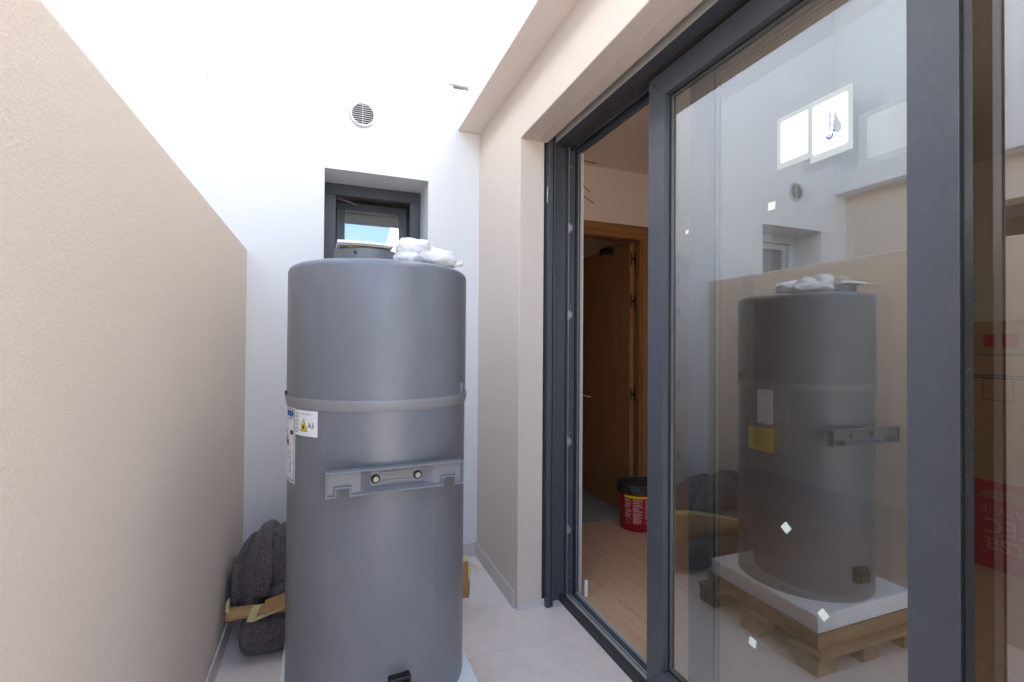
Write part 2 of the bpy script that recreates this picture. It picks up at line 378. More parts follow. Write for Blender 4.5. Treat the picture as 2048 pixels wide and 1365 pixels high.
# ------------------------------------------------------------------ neighbour's house across the boundary wall
nb = empty('neighbouring_house', (-2.2, 0, 0), 'neighbouring beige house with white overhang mirrored in the sliding door', 'house')
obj('facade_wall', wall_holes('X', XN-.3, XN, YE, YB-.001, -.05, HS+.02, [(.25, 2.10, -.05, HR)]), 'beige', nb)
obj('upper_wall', MB().box(-6, XNS, YE, YB-.001, HS, TOPN), 'white', nb)
obj('window', MB().box(XN-.26, XN-.2, .25, 2.10, 0, .1).box(XN-.26, XN-.2, .25, 2.10, 2.2, HR).box(XN-.26, XN-.2, 2.0, 2.1, .1, 2.2).box(XN-.26, XN-.2, .25, .35, .1, 2.2).box(XN-.26, XN-.2, 1.1, 1.2, .1, 2.2), 'alu', nb)
obj('pane', MB().box(XN-.235, XN-.225, .35, 2.0, .1, 2.2), 'dark', nb)  # near-black sheet painted in for the unlit room behind the glass
rw = empty('added_rear_wall', (-.5, -2.75, 0), 'unseen white rendered wall added behind the viewer for the courtyard light', 'wall')  # out-of-view wall added and sized to shape the courtyard light
obj('wall', MB().box(XN+.001, XW-.001, -5.3, -5.1, -.05, 1.8), 'white', rw); obj('coping', MB().box(XN+.001, XW-.001, -5.33, -5.07, 1.8005, 1.86), 'beige', rw)
# buildings that close the view behind the camera
gb = empty('garden_house', (0, -22, 0), 'white house standing across the garden behind the viewer', 'house')
obj('wall', MB().box(-9, 6, -26, -18, -.05, 5.2), 'white', gb); obj('roof', MB().box(-9.3, 6.3, -26.3, -17.7, 5.2, 5.5), 'beige', gb)

# ------------------------------------------------------------------ small window in the end wall
def small_window(W, xf, label, frame_mat, tilt, yw=3.088):
    x0, x1, z0, z1 = W
    t = empty('small_window', ((x0+x1)/2, yw, z0), label, 'window')
    fr = .066; d = .06
    for nm, (a, b, c, e) in dict(frame_head=(x0, x1, z1-fr, z1), frame_sill=(x0, x1, z0, z0+fr), frame_jamb=(x0, x0+fr, z0+fr, z1-fr)).items():
        obj(nm, MB().box(a+.001, b-.001, yw, yw+d, c+.0005, e-.0005), frame_mat, t, bevel=.002)
    obj('frame_jamb', MB().box(x1-fr, x1-.001, yw, yw+d, z0+fr, z1-fr), frame_mat, t, bevel=.002)
    s = empty('sash', ((x0+x1)/2, yw+.03, z0+.07), parent=t)
    piv = Vector((0, yw+.03, z0+.07)); R = Matrix.Rotation(-math.radians(tilt), 3, 'X')
    def put(name, boxes, mat, bev=.002):
        mb = MB()
        for q in boxes: mb.box(*q)
        mb.v = [tuple(R @ (Vector(v)-Vector((0, piv.y, piv.z)))+Vector((0, piv.y, piv.z))) for v in mb.v]
        return obj(name, mb, mat, s, bevel=bev)
    a, b, c, e = x0+fr+.003, x1-fr-.003, z0+.07, z1-fr-.004; g = .05; y0, y1 = yw+.02, yw+.072
    put('sash_rail', [(a, b, y0, y1, e-g, e)], frame_mat); put('sash_rail', [(a, b, y0, y1, c, c+g)], frame_mat)
    put('sash_stile', [(a, a+g, y0, y1, c+g, e-g)], frame_mat); put('sash_stile', [(b-g, b, y0, y1, c+g, e-g)], frame_mat)
    put('pane', [(a+g-.002, b-g+.002, y0+.02, y0+.026, c+g-.002, e-g+.002)], 'glass_win', 0)
    return t, put
tw, put = small_window(WIN, 0, 'small dark grey tilted window in the white end wall behind the grey tank', 'alu', 8)
obj('stay_arm', MB().tube([(.055, 3.15, 2.176), (.12, 3.17, 2.165), (.18, 3.19, 2.152)], .004, 6), 'zinc', tw)
tn, _ = small_window(NWIN, 0, 'white filmed window of the neighbour seen only as a mirror image in the door glass', 'film', 0)
bath = obj('bathroom_wall', MB().box(-2.2, -2.15, YB+.33, 5, -.05, TOP).box(1.15, 1.19, YB+.34, 5, -.05, TOP).box(-2.15, 1.15, 4.9, 5, -.05, TOP).box(-2.15, 1.15, YB+.33, 4.9, 2.9, 3.0).box(-2.15, 1.15, YB+.33, 4.9, -.05, 0), 'iwall', kind='structure')

# ------------------------------------------------------------------ round vents
def vent(c, r, label):
    t = empty('round_vent', (c[0], YB, c[1]), label, 'vent', None)
    mb = MB(); seg = 48; prof = [(r, .0), (r, .006), (r*.97, .012), (r*.90, .015), (r*.80, .012), (r*.79, .002)]
    k = len(prof)
    for q, d in prof:
        for i in range(seg):
            a = 2*PI*i/seg; mb.v.append((c[0]+q*math.sin(a), YB-d, c[1]+q*math.cos(a)))
    for j in range(k-1):
        for i in range(seg): mb.f.append((j*seg+i, j*seg+(i+1) % seg, (j+1)*seg+(i+1) % seg, (j+1)*seg+i))
    obj('rim', mb, 'vent', t, smooth=50)
    bk = MB(); bk.v = [(c[0]+r*.8*math.sin(2*PI*i/seg), YB-.0012, c[1]+r*.8*math.cos(2*PI*i/seg)) for i in range(seg)]; bk.f = [tuple(range(seg))]
    obj('painted_hollow', bk, 'dark', t)  # near-black disc painted in for the shade inside the vent
    n = 10
    for i in range(n):
        z = c[1]-r*.8+(i+.5)*r*1.6/n; hw = math.sqrt(max(0, (r*.795)**2-(z-c[1])**2))
        if hw < .008: continue
        obj('slat', MB().obox((c[0]-hw, YB-.0115, z-r*.020), (2*hw, 0, 0), (0, .0085, r*.062), (0, .0016, -r*.040)), 'vent', t)
    obj('mullion', MB().box(c[0]-.0012, c[0]+.0012, YB-.0125, YB-.002, c[1]-r*.79, c[1]+r*.79), 'vent', t)
vent(VENT, .0735, 'white round louvred vent on the end wall above the small window')
vent(NVENT, .082, 'round louvred vent of the neighbour seen only mirrored in the door glass')

# conduit stub on the overhang
cs = empty('conduit_stub', (XS, 2.62, 2.725), 'grey conduit stub poking out of the white overhang', 'conduit')
obj('conduit', MB().tube([(XS+.02, 2.615, 2.72), (XS-.02, 2.62, 2.722), (XS-.05, 2.63, 2.728), (XS-.075, 2.64, 2.735)], [.013, .015, .014, .016], 10), 'stub', cs, smooth=60)
obj('wire', MB().tube([(XS-.07, 2.64, 2.735), (XS-.095, 2.645, 2.738), (XS-.105, 2.64, 2.730)], .003, 6), 'wireblk', cs)

# ------------------------------------------------------------------ sliding glass door
sgd = empty('sliding_glass_door', (1.16, 1.2, 0), 'dark grey two leaf sliding glass door, half open, with splashed frame', 'door')
YI = 2.185                      # jamb face
# shutter guide on the jamb side
obj('shutter_guide', MB().box(1.012, 1.026, 2.136, YR+.03, .0, HR+.05).box(1.026, 1.034, 2.136, 2.142, .0, HR+.05).box(1.026, 1.046, YR+.012, YR+.03, 0, HR+.05), 'alus', sgd, bevel=.001)
obj('shutter_guide', MB().box(1.040, 1.047, 2.136, YR+.03, .0, HR+.05), 'alus', sgd, bevel=.001)
# jamb: stepped profile
jm = obj('frame_jamb', MB().box(1.048, 1.210, YI+.004, YI+.03, .0, HR+.05), 'alus', sgd)
obj('jamb_fin', MB().box(1.131, 1.1365, YI-.022, YI+.004, .02, HR), 'alus', jm, bevel=.001)
obj('jamb_fin', MB().box(1.1435, 1.1475, YI-.018, YI+.004, .02, HR), 'alus', jm, bevel=.001)
obj('jamb_fin', MB().box(1.196, 1.209, YI-.012, YI+.004, .02, HR), 'alus', jm, bevel=.001)
obj('jamb_fin', MB().box(1.048, 1.060, YI-.02, YI+.004, .0, HR), 'alus', jm, bevel=.001)
obj('jamb_highlight', MB().box(1.0475, 1.0492, YI-.0215, YI-.0202, .0, HR), 'edge_glint', jm); obj('jamb_highlight', MB().box(1.1366, 1.1382, YI-.0225, YI-.0212, .02, HR), 'edge_glint', jm); obj('jamb_highlight', MB().box(1.1945, 1.1958, YI-.0125, YI-.0112, .02, HR), 'edge_glint', jm)  # thin pale strips paint the bright highlights along the jamb edges
obj('jamb_lip', MB().box(1.184, 1.190, YI-.004, YI+.004, .02, HR), 'rubber', jm)
for i, z in enumerate((1.868, 1.431, .795, .356)):
    kp = obj('keeper', MB().box(1.133, 1.148, YI-.0245, YI-.0225, z-.024, z+.024), 'zinc', sgd, bevel=.001)
    obj('keeper_hook', MB().box(1.1415, 1.1475, YI-.033, YI-.0246, z-.012, z+.012).box(1.1475, 1.1525, YI-.033, YI-.030, z-.012, z+.012), 'zinc', kp, bevel=.001)
    for s in (-.019, .019): obj('screw', MB().tube([(1.1405, YI-.0246, z+s), (1.1405, YI-.0262, z+s)], .0035, 8), 'steel', kp)
for z in (2.188, 1.479, .8355, .107):
    obj('screw', MB().tube([(1.1615, YI+.004, z), (1.1615, YI+.0005, z)], .0055, 10), 'steel', sgd)
obj('plaster_scrap', MB().box(1.0118, 1.0119, 2.15, 2.158, 1.98, 2.06), 'mortar', sgd)
# right jamb
obj('frame_jamb', MB().box(1.048, 1.210, YD0, YD0+.03, .0, HR+.05), 'alu', sgd)
# head: shutter slot closer, outer lip, dusty track, inner channel and lip
hd = obj('frame_head', MB().box(1.048, 1.1055, YD0, YI+.004, HR+.0005, HR+.03), 'alu', sgd, bevel=.001)
obj('head_track', MB().box(1.106, 1.1595, YD0+.03, YI+.003, HR-.0035, HR+.03), 'alud', hd, bevel=.001)
obj('head_channel', MB().box(1.160, 1.196, YD0+.03, YI+.003, HR+.02, HR+.04).box(1.1965, 1.210, YD0+.03, YI+.003, HR-.026, HR+.04).box(1.1602, 1.163, YD0+.03, YI+.003, HR-.012, HR+.0195), 'alus', hd, bevel=.001)
obj('head_lip', MB().box(1.0465, 1.050, YD0, YI-.002, HR-.006, HR+.03), 'rawalu', hd)
obj('shutter_slot_shade', MB().box(1.0, 1.047, YD0, YR+.01, HR+.055, HR+.06), 'dark', hd)  # near-black lid painted in for the darkness up the slot
# sill with two bare aluminium rails
sl = obj('sill', MB().box(1.1055, 1.2115, YD0, YI+.003, -.03, .012), 'alud', sgd, bevel=.002)
obj('sill_upstand', MB().box(1.1057, 1.1335, YD0+.03, YI+.002, .0122, .026), 'alud', sl, bevel=.002)
obj('rail', MB().box(1.1345, 1.1405, YD0+.03, YI+.002, .0122, .034), 'rawalu', sl, bevel=.001)
obj('rail', MB().box(1.1635, 1.1652, YD0+.03, YI+.002, .0122, .022), 'rawalu', sl)
obj('rail', MB().box(1.1985, 1.2045, YD0+.03, YI+.002, .0122, .030), 'rawalu', sl, bevel=.001)
obj('track_bed', MB().box(1.1412, 1.1980, YD0+.03, YI+.002, .0122, .014), 'alus', sl)
def leaf(xo, ya, yb, label, mats, bot=.036, top=2.2585, w_=.0895, gd=.027):
    """ya > yb; outer face at xo"""
    L = empty('leaf', (xo, (ya+yb)/2, bot), parent=sgd); L['label'] = label
    x1 = xo+.045; rb = .094
    def frame_piece(name, poly):      # poly in (y,z), mitred
        mb = MB(); mb.prism([(p[0], p[1]) for p in poly], (xo, 0, 0), (0, 1, 0), (0, 0, 1), (.045, 0, 0)); return obj(name, mb, mats, L, bevel=.0015)
    e = .0002
    frame_piece('stile', [(ya, bot), (ya, top), (ya-w_, top-w_+.003), (ya-w_, bot+rb)])
    frame_piece('stile', [(yb, bot), (yb+w_, bot+rb), (yb+w_, top-w_+.003), (yb, top)])
    frame_piece('top_rail', [(ya-e, top+e), (yb+e, top+e), (yb+w_+e, top-w_+.003+e), (ya-w_-e, top-w_+.003+e)])
    frame_piece('bottom_rail', [(ya-e, bot-e), (ya-w_-e, bot+rb-e), (yb+w_+e, bot+rb-e), (yb+e, bot-e)])
    gy1, gy0, gz0, gz1 = ya-w_, yb+w_, bot+rb, top-w_+.003
    # glazing bead ring, spacer, panes
    def ring(name, xa, xb, t, mat, par):
        mb = MB().box(xa, xb, gy0, gy1, gz1-t, gz1-.0003).box(xa, xb, gy0, gy1, gz0+.0003, gz0+t).box(xa, xb, gy0+.0003, gy0+t, gz0+t, gz1-t).box(xa, xb, gy1-t, gy1-.0003, gz0+t, gz1-t)
        return obj(name, mb, mat, par)
    ring('gasket', xo+gd-.004, xo+gd-.0005, .004, 'rubber', L)
    ring('spacer', xo+gd+.0015, xo+gd+.0105, .007, 'spacer', L)
    ring('gasket', xo+gd+.0125, xo+.0445, .005, 'rubber', L)
    obj('outer_pane', MB().face([(xo+gd, gy0, gz0), (xo+gd, gy1, gz0), (xo+gd, gy1, gz1), (xo+gd, gy0, gz1)]), 'glass_out', L)
    obj('inner_pane', MB().face([(xo+gd+.0115, gy0, gz0), (xo+gd+.0115, gy1, gz0), (xo+gd+.0115, gy1, gz1), (xo+gd+.0115, gy0, gz1)]), 'glass_in', L)
    return L
t = NT('dotted_spacer'); v = t.n('ShaderNodeTexVoronoi'); v.inputs['Scale'].default_value = 260; v.inputs['Randomness'].default_value = 0; t.l(t.pos, v.inputs['Vector'])
t.col(t.mix(t.ramp(v.outputs['Distance'], .3, .36), C(.1, .11, .08), C(.55, .57, .48))); t.set(.35, .6); M['spacer'] = t.m
XA = 1.115
leaf(XA, 1.4916, .5457, 'nearer sliding leaf pushed back over the other one, with stickers on its glass', 'alus')
leaf(1.1652, 1.3305, .385, 'rear leaf whose pane shows at the right edge', 'alu')
# interlock groove strips on the exposed edge of the nearer leaf
obj('interlock_strip', MB().box(XA+.006, XA+.010, .5435, .5456, .04, 2.25), 'rubber', sgd)

# stickers on the nearer leaf's glass
XGL = XA+.0268
SK = 1.0124
def rrect(a0, a1, b0, b1, r, n=4):
    pts = []
    for cx, cz, s in ((a1-r, b1-r, 0), (a0+r, b1-r, PI/2), (a0+r, b0+r, PI), (a1-r, b0+r, 1.5*PI)):
        for i in range(n+1): pts.append((cx+r*math.cos(s+PI/2*i/n), cz+r*math.sin(s+PI/2*i/n)))
    return pts
def sheet(name, parent, x, poly, mat, th=.0004, **kw):
    return obj(name, MB().prism([(q[0]*SK, H+(q[1]-H)*SK) for q in poly], (x-th, 0, 0), (0, 1, 0), (0, 0, 1), (th, 0, 0)), mat, parent, **kw)
st = empty('glass_label', (XGL, .80, 1.73), 'white maker label with blue lettering stuck on the sliding door glass', 'label')
sheet('sleeve', st, XGL, rrect(.7516, .857, 1.7315, 1.885, .003), 'sleeve')
sheet('paper', st, XGL-.0006, rrect(.762, .851, 1.748, 1.872, .008), 'paper')
txt = MB()
def up(y0, z0): return lambda a, b: (XGL-.0013, (y0-b)*SK, H+(z0+a-H)*SK)      # text reading upwards, seen from -X (y runs leftwards)
plate(txt, text2d('GUARDIAN', .0088), up(.8085, 1.793)); plate(txt, text2d('SELECT', .0085), up(.7985, 1.797)); obj('print', txt, 'blue', st)
cr = MB(); n = 14
outer = [(.0085*math.cos(a), .0085*math.sin(a)) for a in [math.radians(50+260*i/n) for i in range(n+1)]]
inner = [(.0018+.0058*math.cos(a), .0058*math.sin(a)) for a in [math.radians(55+250*i/n) for i in range(n+1)]]
for i in range(n): cr.face([up(.806, 1.782)(*p) for p in (outer[i], outer[i+1], inner[i+1], inner[i])])
cr.face([up(.806, 1.782)(*p) for p in ((-.003, 0), (0, -.0012), (.004, 0), (0, .0012))]); cr.face([up(.806, 1.782)(*p) for p in ((0, -.004), (.0012, 0), (0, .004), (-.0012, 0))])
cr.face([up(.7985, 1.789)(*p) for p in ((0, 0), (.005, 0), (.005, .005), (0, .005))])
obj('emblem', cr, 'blue', st)
pr = MB(); pr.face([(XGL-.0013, y*SK, H+(z-H)*SK) for y, z in ((.797, 1.79), (.785, 1.782), (.779, 1.786), (.778, 1.80), (.787, 1.817), (.7945, 1.84), (.794, 1.815))]); obj('drawing', pr, 'grey', st)
s2 = empty('glass_label', (XGL, .905, 1.745), 'blank white label in a clear sleeve, beside the lettered label on the glass', 'label')
sheet('sleeve', s2, XGL, rrect(.8575, .952, 1.747, 1.885, .004), 'sleeve'); sheet('paper', s2, XGL-.0006, rrect(.862, .941, 1.762, 1.873, .005), 'paper')
XGB = 1.1652+.0268
s3 = empty('glass_label', (XGB, .70, 1.70), 'pale label on the rear leaf, seen through the front glass next to its stile', 'label')
sheet('sleeve', s3, XGB, rrect(.66, .772, 1.70, 1.825, .003), 'sleeve'); sheet('paper', s3, XGB-.0006, rrect(.668, .752, 1.713, 1.812, .006), 'paper')
for (y, z, a, lab) in ((.9675, 1.656, 3, 'small pale glazing pad below the blank label on the glass'), (1.297, 1.657, 2, 'tiny pale glazing pad near the left stile of the front leaf'),
                       (.9232, .8013, 38, 'pale diamond shaped glazing pad at mid height of the glass'), (.8215, .6282, 35, 'pale tilted glazing pad low on the glass'), (1.0286, .4442, 8, 'pale square glazing pad lowest on the glass')):
    s = .0105 if y < 1.2 else .006; q = [(y+s*(ca*math.cos(math.radians(a))-sa*math.sin(math.radians(a))), z+s*(ca*math.sin(math.radians(a))+sa*math.cos(math.radians(a)))) for ca, sa in ((-1, -1), (1, -1), (1, 1), (-1, 1))]
    o = sheet('glazing_pad', None, XGL, q, 'pad', .003); tag(o, lab, 'pad', 'glazing pads left on the door glass')

# ------------------------------------------------------------------ interior room
def S(name, mb, mat, **kw): return obj(name, mb, mat, kind='structure', **kw)
rf = S('room_floor', MB().box(1.212, 4.25, YH, 3.05, -.05, -.005).box(2.46, 4.25, 3.05, 3.9, -.05, -.005), 'grout')
PW, PL = .19, 1.2; k = 0; x = 1.387-PW
while x < 4.24:
    off = {0: 1.771, 1: 2.163}.get(k, .2+(k*.437) % 1.2); y = off
    while y > YH: y -= PL
    ymax = 3.05 if x < 2.4 else 3.9
    while y < ymax:
        a, b = max(y, YH)+.0009, min(y+PL, ymax)-.0009
        if b-a > .03: obj('plank', MB().box(max(x, 1.2125)+.0014, min(x+PW, 4.25)-.0014, a, b, -.01, 0), 'plank', rf, bevel=.0008, seg=1)
        y += PL
    x += PW; k += 1
S('room_ceiling', MB().box(1.6005, 4.25, YH, 3.9, 2.585, 2.7), 'iceil')
S('interior_wall', wall_holes('X', 1.2105, 1.236, YH, 3.05, 0, 2.70, [(YD0+.0, YI+.006, 0, HR)]), 'rough')
S('interior_ceiling_strip', MB().box(1.2365, 1.6, YH, 3.05, 2.585, 2.7), 'iceil')
dw = S('doorway_wall', wall_holes('Y', 3.05, 3.15, 1.2365, 2.45, 0, 2.584, [(1.405, 2.245, 0, 2.105)]), 'iwall')
S('alcove_side_wall', MB().box(2.36, 2.449, 3.1505, 3.9, 0, 2.584), 'iwall')
S('alcove_wall', MB().box(2.36, 4.25, 3.9005, 4.0, 0, 2.584), 'iwall')
S('room_side_wall', MB().box(4.2505, 4.35, YH, 4.0, 0, 2.7), 'iwall')
S('added_opening_wall', wall_holes('Y', YH-.1, YH-.0005, 1.2105, 4.35, 0, 2.7, [(1.35, 2.05, .6, 2.3)]), 'iwall')  # opening added out of view to let more light into the room
hf = S('hall_floor', MB().box(1.0, 2.36, 3.0505, 5.2, -.05, -.004), 'marble')
S('hall_wall', MB().box(.95, 1.0, 3.16, 5.2, 0, 2.6).box(1.0, 2.36, 5.2, 5.3, 0, 2.6), 'iwall')
S('hall_side_wall', MB().box(2.3, 2.359, 3.1505, 5.2, 0, 2.6), 'iwall')
S('hall_ceiling', MB().box(1.0, 2.3, 3.1505, 5.2, 2.45, 2.6), 'iwall')
obj('threshold_strip', MB().box(1.43, 2.215, 3.048, 3.058, -.01, .002), 'rawalu', hf)
# oak doorway
od = empty('oak_door', (1.82, 3.1, 0), 'open oak door with black hinges in an oak frame, inside the room', 'door')
x0, x1, zt = 1.43, 2.22, 2.08
obj('architrave', MB().box(x0-.09, x1+.09, 3.034, 3.0495, zt, zt+.10), 'oakx', od, bevel=.002)
for a in (x0-.09, x1): obj('architrave', MB().box(a, a+.09, 3.0345, 3.0495, 0, zt-.0005), 'oak', od, bevel=.002)
obj('lining', MB().box(x0-.02, x0, 3.0505, 3.16, 0, zt+.02), 'oak', od); obj('lining', MB().box(x1, x1+.022, 3.0505, 3.16, 0, zt+.02), 'oak', od)
obj('lining', MB().box(x0, x1, 3.0505, 3.16, zt, zt+.02), 'oakx', od)
obj('door_stop', MB().box(x1-.014, x1-.0005, 3.0505, 3.085, 0, zt-.001), 'oak', od)
dl = obj('door_leaf', MB().box(2.152, 2.192, 3.100, 3.885, .008, 2.066), 'oak', od, bevel=.0015)
for z in (1.94, 1.62, .913, .22):
    hg = obj('hinge', MB().box(2.158, 2.166, 3.0935, 3.0995, z-.05, z+.05).box(2.166, 2.186, 3.0935, 3.0975, z-.012, z+.012).box(2.1865, 2.194, 3.0885, 3.0975, z-.05, z+.05), 'black', od)
obj('closer', MB().tube([(2.10, 3.30, 2.045), (2.10, 3.42, 2.045)], .026, 14).box(2.10, 2.151, 3.33, 3.38, 2.02, 2.06), 'black', od)
# closet doors in the alcove
cd = empty('closet_door', (3.7, 3.9, 0), 'closed oak double closet door seen dimly through the door glass', 'door')
for a, b in ((3.2, 3.674), (3.678, 4.15)): obj('door_leaf', MB().box(a, b, 3.865, 3.895, .008, 2.08), 'oak', cd, bevel=.002)
obj('architrave', MB().box(3.11, 4.24, 3.86, 3.8995, 2.084, 2.18), 'oakx', cd); obj('architrave', MB().box(3.11, 3.197, 3.86, 3.8995, 0, 2.083), 'oak', cd); obj('architrave', MB().box(4.153, 4.24, 3.86, 3.8995, 0, 2.083), 'oak', cd)
for xh in (3.25, 4.1):
    for z in (1.94, 1.62, .9, .2): obj('hinge', MB().box(xh-.012, xh+.012, 3.855, 3.8645, z-.05, z+.05), 'black', cd)
# bucket
BC = (2.075, 2.885)
bk = empty('bucket', (BC[0], BC[1], 0), 'red bucket with black lid and printed label on the wooden floor', 'bucket')
obj('tub', MB().lathe([(0, .002), (.118, .002), (.122, .012), (.136, .275)], BC, 48), 'redp', bk, smooth=50)
lidm = NT('dirty_black_lid'); lidm.col(lidm.mix(lidm.math('MULTIPLY', lidm.ramp(lidm.noise(40, 5, .7), .45, .7), .6), C(.008, .008, .009), C(.16, .14, .13))); lidm.set(.45); M['lid'] = lidm.m
obj('lid', MB().lathe([(.1375, .262), (.147, .262), (.1485, .315), (.146, .322), (.138, .322), (.136, .312), (0, .312)], BC, 48), 'lid', bk, smooth=40)
def on_bucket(a, z, e=.0012):
    r = .122+(.136-.122)*(z-.012)/.263+e; return (BC[0]+r*math.sin(a), BC[1]-r*math.cos(a), z)
lb = MB(); plate(lb, rect2d(-1.35, .75, .045, .235, 30, 1), lambda a, z: on_bucket(a, z)); lo = obj('label', lb, 'red', bk)
yb_ = MB(); plate(yb_, rect2d(-1.35, .75, .236, .249, 30, 1), lambda a, z: on_bucket(a, z, .0014)); obj('print_band', yb_, 'yellow', bk)
pm = MB(); rnd = random.Random(3)
for a0, a1 in ((-1.32, -.92), (-.86, -.30), (-.22, .3)):
    z = .226
    while z > .06:
        if rnd.random() < .84:
            e = a0+(a1-a0)*rnd.uniform(.45, 1); plate(pm, rect2d(a0, e, z, z+.0026, 6, 1), lambda a, zz: on_bucket(a, zz, .0019))
        z -= .0047
obj('print', pm, 'palepink', lo)
# cardboard box with red lower band
bx = empty('cardboard_box', (3.9, 1.25, 0), 'tall cardboard box printed with a red band and upside-down lettering, inside the room', 'box')
obj('carton', MB().box(3.612, 4.12, .85, 1.86, 0, 1.436), 'kraft', bx, bevel=.004)
XF = 3.611
obj('print_band', MB().box(XF-.0006, XF, .852, 1.858, .004, .509), 'boxred', bx)
def on_box(y0, z0, k=0): return lambda a, b: (XF-.0016-k, y0+a, z0-b)    # upside down, read from -X
tx = MB()
plate(tx, text2d('Metsa', .155), on_box(1.28, .185)); plate(tx, text2d('MITEC', .125), on_box(1.30, .295)); plate(tx, text2d('1G ATV-10', .062), on_box(1.38, .365))
for i in range(5): plate(tx, rect2d(0, rnd.uniform(.2, .34), 0, .006), on_box(1.42, .415+.012*i))
obj('print', tx, 'kraft', bx)
for q in ((.055, 1.60), (.07, 1.50)): obj('print', plate(MB(), rect2d(0, q[0], 0, .075), on_box(q[1], 1.36)), 'boxred', bx)
t4 = MB()
for (y, z, wd, ht) in ((1.52, .98, .14, .13), (1.44, 1.24, .26, .006), (1.44, 1.12, .3, .004), (1.44, 1.105, .3, .004)):
    for q in ((0, wd, 0, .003), (0, wd, ht, ht+.003), (0, .003, 0, ht), (wd-.003, wd, 0, ht)): plate(t4, rect2d(*q), on_box(y, z+ht, .0004))
obj('print', t4, 'ink', bx)
# loose wires at the jamb
def wire(pts, m, lab, r=.0022):
    P = [Vector(p) for p in pts]; out = []
    for i in range(len(P)-1):
        for j in range(5): out.append(P[i].lerp(P[i+1], j/5))
    out.append(P[-1]); obj('wire', MB().tube(out, r, 6), m, label=lab, cat='wire', group='cut wires poking out beside the open door')
wire([(1.235, 2.26, 2.285), (1.262, 2.25, 2.262), (1.30, 2.25, 2.256), (1.347, 2.25, 2.257)], 'wireblk', 'topmost dark cut wire in the door opening')
wire([(1.235, 2.26, 2.145), (1.265, 2.25, 2.125), (1.307, 2.25, 2.097)], 'wireblk', 'short dark cut wire between the top wire and the blue one')
wire([(1.235, 2.26, 2.085), (1.27, 2.25, 2.07), (1.329, 2.25, 2.039)], 'wireblu', 'blue cut wire in the door opening', .003)
wire([(1.235, 2.26, 2.08), (1.258, 2.25, 2.06), (1.262, 2.25, 2.0), (1.258, 2.25, 1.975)], 'wireyel', 'yellow green wire hanging down the plaster edge', .003)
wire([(1.235, 2.26, 1.03), (1.27, 2.25, 1.016), (1.317, 2.25, 1.004)], 'wirered', 'reddish cut wire at half height of the opening', .003)
obj('plastic_wedge', MB().box(1.238, 1.254, 2.16, 2.168, .002, .085), 'paper', label='small white plastic strip standing at the foot of the jamb', cat='strip')

# ------------------------------------------------------------------ water heater
TC = (.169, 1.645); RB = .2765
wh = empty('water_heater', (TC[0], TC[1], .19), 'tall grey cylindrical heat pump water heater standing on white foam', 'water heater')
def T(a, r, z): return (TC[0]+r*math.sin(a), TC[1]-r*math.cos(a), z)
D = math.radians
obj('body', MB().lathe([(0, .19), (RB-.012, .19), (RB-.004, .193), (RB, .203), (RB, 1.096)], TC, 128), 'tank', wh, smooth=40)
hp = [(.2800, 1.108), (.2800, 1.489)]
for i in range(1, 9):
    a = PI/2*i/8; hp.append((.28-.026*(1-math.cos(a)), 1.489+.024*math.sin(a)))
hp += [(.15, 1.522), (0, 1.525)]
obj('hood', MB().lathe(hp, TC, 128), 'tank', wh, smooth=40)
obj('trim_ring', MB().lathe([(.2765, 1.088), (.2785, 1.0875), (.2805, 1.091), (.2838, 1.112), (.2842, 1.1165), (.2832, 1.1185), (.2802, 1.119)], TC, 128), 'ring', wh, smooth=40)
obj('seam', MB().lathe([(RB, .2), (RB+.0007, .2), (RB+.0007, 1.09), (RB, 1.09)], TC, 1, D(27.3), D(27.7)), 'ring', wh)
obj('seam', MB().lathe([(.2803, 1.09), (.2842, 1.114), (.2846, 1.1165)], TC, 1, D(3.5), D(3.8)), 'tank', wh)
# clip on the hood
def radial(a): return Vector((math.sin(a), -math.cos(a), 0)), Vector((math.cos(a), math.sin(a), 0))
n_, s_ = radial(D(54.2)); c0 = Vector((TC[0], TC[1], 0))
obj('clip', MB().obox(c0+n_*.279-s_*.0055+Vector((0, 0, 1.117)), s_*.011, n_*.010, (0, 0, .040)), 'cast', wh, bevel=.0035, seg=3)
# second clip seen in the glass
n_, s_ = radial(D(118)); obj('clip', MB().obox(c0+n_*.279-s_*.0055+Vector((0, 0, 1.117)), s_*.011, n_*.010, (0, 0, .040)), 'cast', wh, bevel=.0035, seg=3)
n_, s_ = radial(D(-79)); obj('screw', MB().tube([c0+n_*.279+Vector((0, 0, 1.128)), c0+n_*.2865+Vector((0, 0, 1.128))], .006, 12), 'black', wh)
# wall bracket
n_, s_ = radial(D(3.6)); zv = Vector((0, 0, 1))
W2, Z0, Z1 = .187, .874, .9415
br = empty('bracket', tuple(c0+n_*.28+zv*Z0), parent=wh)
def bp(s, z, r): return tuple(c0+s_*s+n_*r+zv*z)
outline = [(-W2, Z0), (-W2+.028, Z0), (-W2+.028, Z0+.023), (-W2+.060, Z0+.023), (-W2+.060, Z0), (W2-.060, Z0), (W2-.060, Z0+.023), (W2-.028, Z0+.023), (W2-.028, Z0), (W2, Z0), (W2, Z1), (-W2, Z1)]
def inset(poly, d):
    out = []
    for i in range(len(poly)):
        p, a, b = Vector(poly[i]), Vector(poly[i-1]), Vector(poly[(i+1) % len(poly)])
        e1 = (p-a).normalized(); e2 = (b-p).normalized(); n1 = Vector((-e1.y, e1.x)); n2 = Vector((-e2.y, e2.x))
        out.append(p+(n1+n2)*d/(1+n1.dot(n2)))
    return out
inn = inset(outline, .0052)
rim = MB(); k = len(outline); RF_, RK = .309, .281
rim.v += [bp(a, b, RK) for a, b in outline]+[bp(a, b, RF_) for a, b in outline]+[bp(a, b, RF_) for a, b in inn]+[bp(a, b, RK) for a, b in inn]
